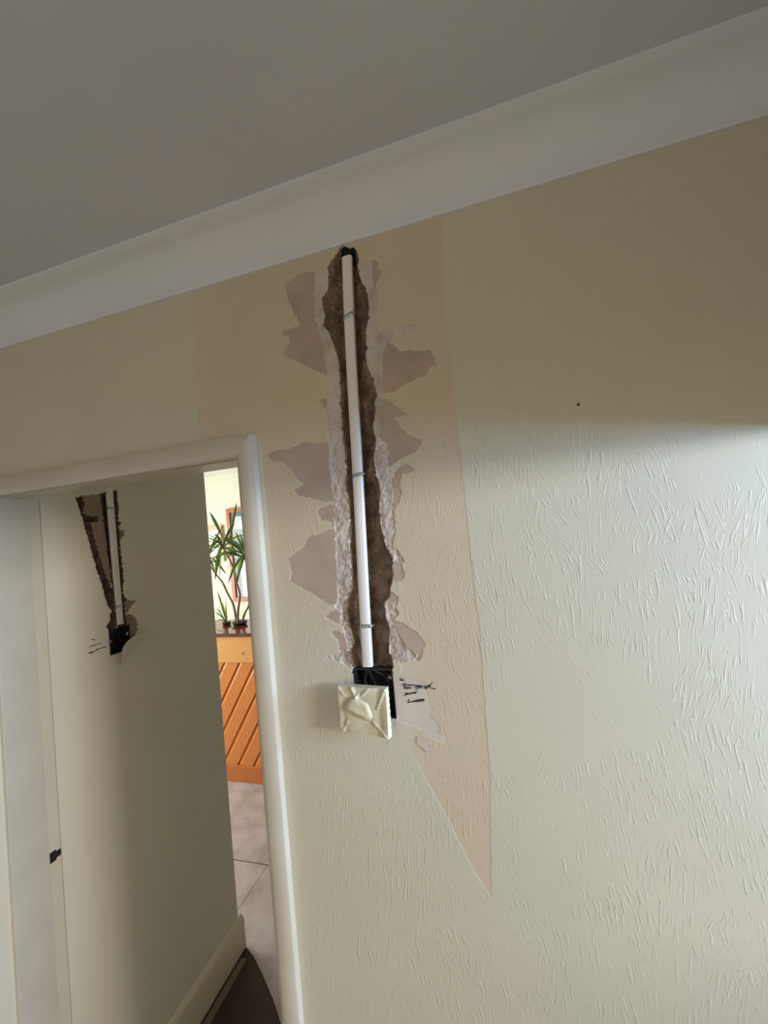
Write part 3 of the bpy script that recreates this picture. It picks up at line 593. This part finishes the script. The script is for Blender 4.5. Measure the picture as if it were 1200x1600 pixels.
# torn wallpaper curling away over the corner of the passage box
V = []; F = []; nu, nv = 14, 10
e0, e1, e2, e3 = Vector((PX, 1.232, 1.552)), Vector((PX, 1.108, 1.452)), Vector((PX, 1.152, 1.540)), Vector((PX, 1.112, 1.478))
for j in range(nv + 1):
    for i in range(nu + 1):
        u, v = i / nu, j / nv
        outer = Vector((0, 1.232 + (1.104 - 1.232) * u, 1.548 + (1.456 - 1.548) * u))
        free = Vector((0, 1.222 + (1.106 - 1.222) * u - 0.062 * math.sin(math.pi * min(1, u * 1.0)), 1.552 + (1.462 - 1.552) * u + 0.030 * math.sin(math.pi * u)))
        p = outer.lerp(free, v)
        V.append((PX + 0.001 + 0.034 * math.sin(math.pi * u) ** 0.8 * v ** 1.3 + 0.0005, p.y, p.z))
for j in range(nv):
    for i in range(nu):
        a = j * (nu + 1) + i; F.append((a, a + 1, a + nu + 2, a + nu + 1))
fp = mesh('wallpaper_flap', V, F, M['paper_side'], pw, True); fp['label'] = 'loose torn flap of wallpaper'
md = fp.modifiers.new('thick', 'SOLIDIFY'); md.thickness = 0.0006

c2 = tag(empty('cable_conduit', (PX, 1.1176, 1.60)), 'shorter white conduit on the shaded passage wall seen through the doorway', 'conduit')
b = MB(); n0 = len(b.v)
pts = interp([(PX - 0.004, 1.1125, 2.10), (PX - 0.004, 1.116, 1.845), (PX - 0.004, 1.1190, 1.60)], 4)
b2 = MB(); oval(b2, [(p[1], p[0], p[2]) for p in pts], 0.0245, 0.0125); b2.v = [(v[1], v[0], v[2]) for v in b2.v]
b2.build('conduit_tube', M['pvc'], c2, smooth='auto')
for z in (2.015, 1.665):
    yc = 1.1125 + (2.10 - z) / 0.5 * 0.0065
    b = MB()
    sec = [(-(0.0135) * math.copysign(abs(math.cos(t)) ** .5, math.cos(t)), 0.0078 * math.sin(t) ** .5) for t in np.linspace(0, math.pi, 9)]
    v = [(PX - 0.004 + q, yc + p, z + s_) for s_ in (-0.004, 0.004) for (p, q) in sec]
    b.add(v, [(i, i + 1, 9 + i + 1, 9 + i) for i in range(8)])
    b.tube([(PX + 0.0035, yc + 0.004 + 0.003 * math.cos(t), z + 0.003 * math.sin(t)) for t in np.linspace(0, 2 * math.pi, 9)], 0.0008, 5)
    o = b.build('saddle_clip', M['steel'], c2, smooth='auto'); md = o.modifiers.new('thick', 'SOLIDIFY'); md.thickness = 0.0007
bx2 = tag(empty('back_box', (PX, 1.112, 1.506)), 'black back box on the shaded passage wall under the shorter conduit', 'switch box')
b = MB(); Y0, Y1, B0, B1, XF, XB, T = 1.0725, 1.1515, 1.5055, 1.5915, PX + 0.002, PX - 0.037, 0.0018
b.box(XB, XF, Y0, Y0 + T, B0, B1); b.box(XB, XF, Y1 - T, Y1, B0, B1); b.box(XB, XF, Y0, Y1, B0, B0 + T); b.box(XB, XF, Y0, Y1, B1 - T, B1); b.box(XB, XB + T, Y0, Y1, B0, B1)
b.build('box_shell', M['black'], bx2)
b = MB(); b.tube([(XF - 0.008, 1.118, 1.604), (XF - 0.016, 1.108, 1.58), (XF - 0.02, 1.095, 1.55), (XF - 0.012, 1.10, 1.525)], 0.0035, 8); b.build('cable', M['black'], bx2, smooth='auto')
for (y, z) in ((1.078, 1.552), (1.144, 1.560)): box('fixing_lug', XF - 0.006, XF - 0.0045, y - 0.004, y + 0.004, z - 0.005, z + 0.005, M['steel'], bx2)

sk = MB(); sk.prism([(PX, 0.0), (PX + 0.018, 0.0), (PX + 0.018, 0.118), (PX + 0.014, 0.132), (PX + 0.006, 0.142), (PX, 0.146)], 'y', 0.882, 1.618)
struct(sk.build('baseboard_passage', M['gloss2'], smooth='auto'), 'cream skirting board along the passage wall')

# ------------------------------------------------------------------ the bar room beyond
struct(box('wall_far', -3.95, 0.65, 3.8, 3.86, 0, 2.6, M['farwall']), 'bright pale lime wall at the back of the bar room')
struct(box('ceiling_far', -3.95, 0.65, 0.861, 3.86, 2.6, 2.66, M['white']), 'white ceiling of the bar room')
struct(wall_with_hole('wall_bar_left', 'x', -3.95, 0.05, 1.6, 3.86, 2.6, 1.63, 3.07, 0.83, 2.07, M['farwall']), 'bar room side wall with a wide window, out of view')
struct(box('wall_bar_right', 0.6, 0.65, 0.86, 3.8, 0, 2.6, M['dimwall']), 'bar room right wall, out of view')

bar = tag(empty('bar_counter', (-2.05, 2.9, 0)), 'pine bar counter clad in diagonal boards under a dark red top', 'bar counter')
BX0, BX1, BY = -3.1, -1.25, 2.70
box('carcass', BX0 + 0.02, BX1 - 0.02, BY + 0.022, 3.10, 0, 1.112, M['fascia'], bar)
box('bar_top', BX0 - 0.03, BX1 + 0.03, BY - 0.02, 3.16, 1.114, 1.142, M['bartop'], bar, 0.003)['label'] = 'glossy dark red top'
box('fascia', BX0, BX1, BY - 0.004, BY + 0.02, 0.912, 1.112, M['fascia'], bar, 0.002)['label'] = 'honey pine fascia board'
box('bottom_rail', BX0, BX1, BY - 0.010, BY + 0.02, 0.0, 0.124, M['barrail'], bar, 0.003)
def clip_poly(poly, f):
    out = []
    for i in range(len(poly)):
        p, q = poly[i], poly[(i + 1) % len(poly)]; a, c = f(p), f(q)
        if a >= 0: out.append(p)
        if a * c < 0: t = a / (a - c); out.append((p[0] + (q[0] - p[0]) * t, p[1] + (q[1] - p[1]) * t))
    return out
SL, SPC = 1.58, 0.1375
PZ0, PZ1 = 0.126, 0.910
k0 = -14
for k in range(-14, 14):
    def line(z, xo): return xo + (z - 0.6) / SL
    xa = -2.115 + k * SPC; xb = xa + SPC - 0.0015
    def poly_for(xl, xr):
        p = [(line(0.0, xl), 0.0), (line(0.0, xr), 0.0), (line(1.2, xr), 1.2), (line(1.2, xl), 1.2)]
        for f in (lambda q: q[0] - BX0, lambda q: BX1 - q[0], lambda q: q[1] - PZ0, lambda q: PZ1 - q[1]): p = clip_poly(p, f) if p else p
        return p
    body_ = poly_for(xa, xb)
    if len(body_) < 3: continue
    b = MB(); b.prism(body_, 'y', BY + 0.013, BY + 0.022)
    face = poly_for(xa + 0.030, xb - 0.003)
    if len(face) >= 3:
        b.prism(face, 'y', BY, BY + 0.0135)
        # sloping bevel along the left edge of the board
        bev = [(xa, BY + 0.013), (xa + 0.0305, BY + 0.0002), (xa + 0.0305, BY + 0.013)]
        v = []
        for z in (PZ0, PZ1):
            for (x, y) in bev: v.append((min(max(line(z, x), BX0), BX1), y, z))
        if BX0 < line(0.5, xa) < BX1: b.add(v, [(0, 1, 2), (5, 4, 3), (0, 3, 4, 1), (1, 4, 5, 2), (2, 5, 3, 0)])
    b.build('plank', M['plank'], bar)

def picture(name, label, x0, x1, z0, z1, fw, fm, art):
    o = tag(empty(name, ((x0 + x1) / 2, 3.8, z0)), label, 'picture')
    y0, y1 = 3.768, 3.799
    for (a, b_, c, d) in ((x0, x0 + fw, z0, z1), (x1 - fw, x1, z0, z1), (x0 + fw, x1 - fw, z0, z0 + fw), (x0 + fw, x1 - fw, z1 - fw, z1)):
        box('frame_rail', a, b_, y0, y1, c, d, fm, o, 0.003)
    art(o, x0 + fw, x1 - fw, z0 + fw, z1 - fw)
    return o
def print_mat(name, blocks, base):
    """flat print: blocks of colour by height and width (object coordinates)"""
    m = mat(name, base, 0.12); tc = nd(m, 'ShaderNodeTexCoord'); sp_ = nd(m, 'ShaderNodeSeparateXYZ'); lk(m, tc.outputs['Object'], sp_.inputs[0])
    n = nd(m, 'ShaderNodeTexNoise', i2=9.0); lk(m, tc.outputs['Object'], n.inputs['Vector'])
    wob = math_(m, 'MULTIPLY', math_(m, 'SUBTRACT', n.outputs['Fac'], 0.5), 0.03)
    x = math_(m, 'ADD', sp_.outputs['X'], wob); z = math_(m, 'ADD', sp_.outputs['Z'], wob)
    col = None
    for (a, b_, c, d, cl) in blocks:
        f = math_(m, 'MULTIPLY', math_(m, 'MULTIPLY', mrange(m, x, a - .006, a + .006), mrange(m, x, b_ + .006, b_ - .006)), math_(m, 'MULTIPLY', mrange(m, z, c - .006, c + .006), mrange(m, z, d + .006, d - .006)))
        mx = nd(m, 'ShaderNodeMix', data_type='RGBA'); lk(m, f, mx.inputs[0]); mx.inputs[7].default_value = (*cl, 1)
        if col is None: mx.inputs[6].default_value = (*base, 1)
        else: lk(m, col, mx.inputs[6])
        col = mx.outputs[2]
    lk(m, col, bsdf(m).inputs['Base Color']); return m
pm = print_mat('landscape_print', [(-2.80, -2.70, 1.98, 2.12, (0.55, 0.75, 0.82)), (-2.69, -2.4, 1.6, 2.2, (0.03, 0.06, 0.07)), (-2.9, -2.4, 1.45, 1.93, (0.10, 0.20, 0.16)), (-2.9, -2.4, 1.2, 1.45, (0.16, 0.16, 0.17)), (-2.76, -2.4, 1.2, 1.62, (0.62, 0.60, 0.58))], (0.16, 0.20, 0.19))
picture('framed_picture', 'tall orange brown framed picture on the bright wall behind the plant', -2.888, -2.30, 1.195, 2.212, 0.045, M['frame'],
        lambda o, a, b_, c, d: box('print', a, b_, 3.785, 3.790, c, d, pm, o))
picture('framed_picture', 'small pale wood frame half hidden by the passage wall left of the taller one', -3.50, -2.955, 1.640, 2.040, 0.05, M['frame2'],
        lambda o, a, b_, c, d: box('print', a, b_, 3.785, 3.790, c, d, M['white'], o))

# ---- plants on the bar
def catmull(pts, n=6):
    c = [Vector(p) for p in pts]; out = []
    for k in range(len(c) - 1):
        p0, p1, p2, p3 = c[max(k - 1, 0)], c[k], c[k + 1], c[min(k + 2, len(c) - 1)]
        for i in range(n):
            t = i / n
            out.append(0.5 * ((2 * p1) + (p2 - p0) * t + (2 * p0 - 5 * p1 + 4 * p2 - p3) * t * t + (3 * p1 - p0 - 3 * p2 + p3) * t ** 3))
    return out + [c[-1]]
def leaf(parent, base, tip, width, arch, m, nm='leaf'):
    base, tip = Vector(base), Vector(tip); d = tip - base; L = d.length
    mid = (base + tip) / 2 + Vector((0, 0, arch * L))
    V = []; F = []; n = 9
    side = d.cross(Vector((0, 0, 1)))
    if side.length < 0.15 * L: side = d.cross(Vector((0.3, 1, 0)))
    side.normalize()
    tw = random.uniform(-0.9, 0.9)
    for i in range(n):
        t = i / (n - 1); p = (1 - t) ** 2 * base + 2 * t * (1 - t) * mid + t * t * tip
        tan = (2 * (1 - t) * (mid - base) + 2 * t * (tip - mid)).normalized()
        wd = width * (0.45 + 1.1 * t) * (1 - t ** 2.6) if t < 0.999 else 0.0004
        sd = Quaternion(tan, tw * t + 0.5 * tw) @ side; up = sd.cross(tan).normalized()
        V += [p - sd * wd / 2 + up * wd * 0.13, p, p + sd * wd / 2 + up * wd * 0.13]
    for i in range(n - 1):
        a = i * 3; F += [(a, a + 1, a + 4, a + 3), (a + 1, a + 2, a + 5, a + 4)]
    o = mesh(nm, V, F, m, parent, True)
    md = o.modifiers.new('thick', 'SOLIDIFY'); md.thickness = 0.0012
    return o
def pot(parent, x, y, z, r_, h):
    b = MB(); seg = 24; prof = [(0.0, 0), (r_ * 0.8, 0), (r_, h), (r_ * 1.05, h), (r_ * 1.05, h + 0.006), (r_ * 0.95, h + 0.006), (r_ * 0.93, h - 0.004), (0.0, h - 0.004)]
    V = []; F = []
    for (a, zz) in prof:
        for k in range(seg): V.append((x + a * math.cos(2 * math.pi * k / seg), y + a * math.sin(2 * math.pi * k / seg), z + zz))
    for i in range(len(prof) - 1):
        for k in range(seg): F.append((i * seg + k, i * seg + (k + 1) % seg, (i + 1) * seg + (k + 1) % seg, (i + 1) * seg + k))
    b.add(V, F); b.build('pot', M['black'], parent, smooth='auto')
    b = MB(); b.tube([(x, y, z + h - 0.008), (x, y, z + h)], [r_ * 0.9, r_ * 0.85], 18); b.build('soil', M['soil'], parent)
BT = 1.142
yp = tag(empty('potted_yucca', (-2.20, 2.95, BT)), 'tall leggy yucca with strap leaves in a shallow black pot on the bar', 'plant')
pot(yp, -2.205, 2.95, BT, 0.062, 0.020)
canes = [[(-2.236, 2.95, 1.152), (-2.246, 2.95, 1.256), (-2.264, 2.955, 1.326), (-2.311, 2.96, 1.409), (-2.354, 2.96, 1.505), (-2.413, 2.96, 1.578), (-2.47, 2.97, 1.65), (-2.50, 2.97, 1.72)],
         [(-2.222, 2.945, 1.152), (-2.214, 2.95, 1.256), (-2.189, 2.95, 1.358), (-2.184, 2.95, 1.416), (-2.206, 2.95, 1.503), (-2.223, 2.95, 1.614), (-2.274, 2.95, 1.734), (-2.325, 2.95, 1.82)],
         [(-2.190, 2.955, 1.15), (-2.163, 2.95, 1.208), (-2.143, 2.95, 1.247), (-2.106, 2.95, 1.30), (-2.07, 2.95, 1.42), (-2.085, 2.95, 1.58), (-2.105, 2.95, 1.72)]]
for c in canes:
    pts = catmull(c, 5); b = MB(); b.tube(pts, [0.0105 - 0.005 * i / len(pts) for i in range(len(pts))], 8); b.build('cane', M['cane'], yp, smooth='auto')
cA, cB, cC = Vector((-2.325, 2.95, 1.82)), Vector((-2.105, 2.95, 1.72)), Vector((-2.50, 2.97, 1.72))
for (bs, tp_, wd, arch) in [((-2.315, 2.95, 1.90), (-2.413, 2.94, 2.124), .034, .06), ((-2.24, 2.95, 1.86), (-2.140, 2.95, 2.18), .026, .08), (cA, (-2.303, 2.93, 2.03), .020, .05), ((-2.30, 2.95, 1.99), (-2.454, 2.92, 1.748), .034, .06),
                            (cA, (-2.44, 2.93, 1.93), .018, .2), (cA, (-2.46, 2.94, 1.90), .016, .2), (cB, (-2.166, 2.90, 1.489), .05, .25), (cB, (-2.133, 2.88, 1.56), .045, .25), (cB, (-2.255, 2.90, 1.493), .028, .35), (cB, (-2.279, 2.90, 1.60), .03, .25),
                            (cB, (-2.153, 2.92, 1.93), .03, .05), (cB, (-2.02, 2.90, 1.95), .03, .1), (cA, (-2.348, 2.86, 1.536), .036, .3), (cA, (-2.30, 2.86, 1.53), .030, .3), (cC, (-2.444, 2.93, 1.50), .03, .4), (cC, (-2.40, 2.93, 1.60), .03, .4)]:
    leaf(yp, bs, tp_, wd, arch, M['leaf'] if random.random() < 0.7 else M['leaf_light'])
for (c, n_, ln) in ((cA, 18, 0.27), (cB, 34, 0.27), (cC, 14, 0.27)):
    for k in range(n_):
        a = 2 * math.pi * (k * 0.618 + random.uniform(-.05, .05)); el = random.uniform(-0.7, 0.9); L = ln * random.uniform(0.7, 1.15)
        t_ = c + Vector((math.cos(a) * math.cos(el), math.sin(a) * math.cos(el) * 0.8, math.sin(el))) * L
        leaf(yp, c + Vector((0, 0, random.uniform(-.03, .03))), t_, random.uniform(.018, .032), random.uniform(.1, .3), M['leaf'] if random.random() < 0.75 else M['leaf_light'])
sp2 = tag(empty('potted_dracaena', (-2.35, 2.95, BT)), 'small leafy plant in a low dark pot left of the tall one on the bar', 'plant')
pot(sp2, -2.345, 2.96, BT, 0.036, 0.018)
for (tp_, wd, arch) in [((-2.390, 2.93, 1.44), .036, .03), ((-2.347, 2.93, 1.35), .030, .03), ((-2.446, 2.94, 1.262), .014, .25), ((-2.446, 2.94, 1.17), .012, .5), ((-2.300, 2.93, 1.16), .012, .7), ((-2.30, 2.94, 1.25), .016, .1), ((-2.36, 2.99, 1.36), .024, .05), ((-2.40, 2.92, 1.30), .016, .1)]:
    leaf(sp2, (-2.345, 2.955, 1.160), tp_, wd, arch, M['leaf_light'] if wd > .02 else M['leaf'])
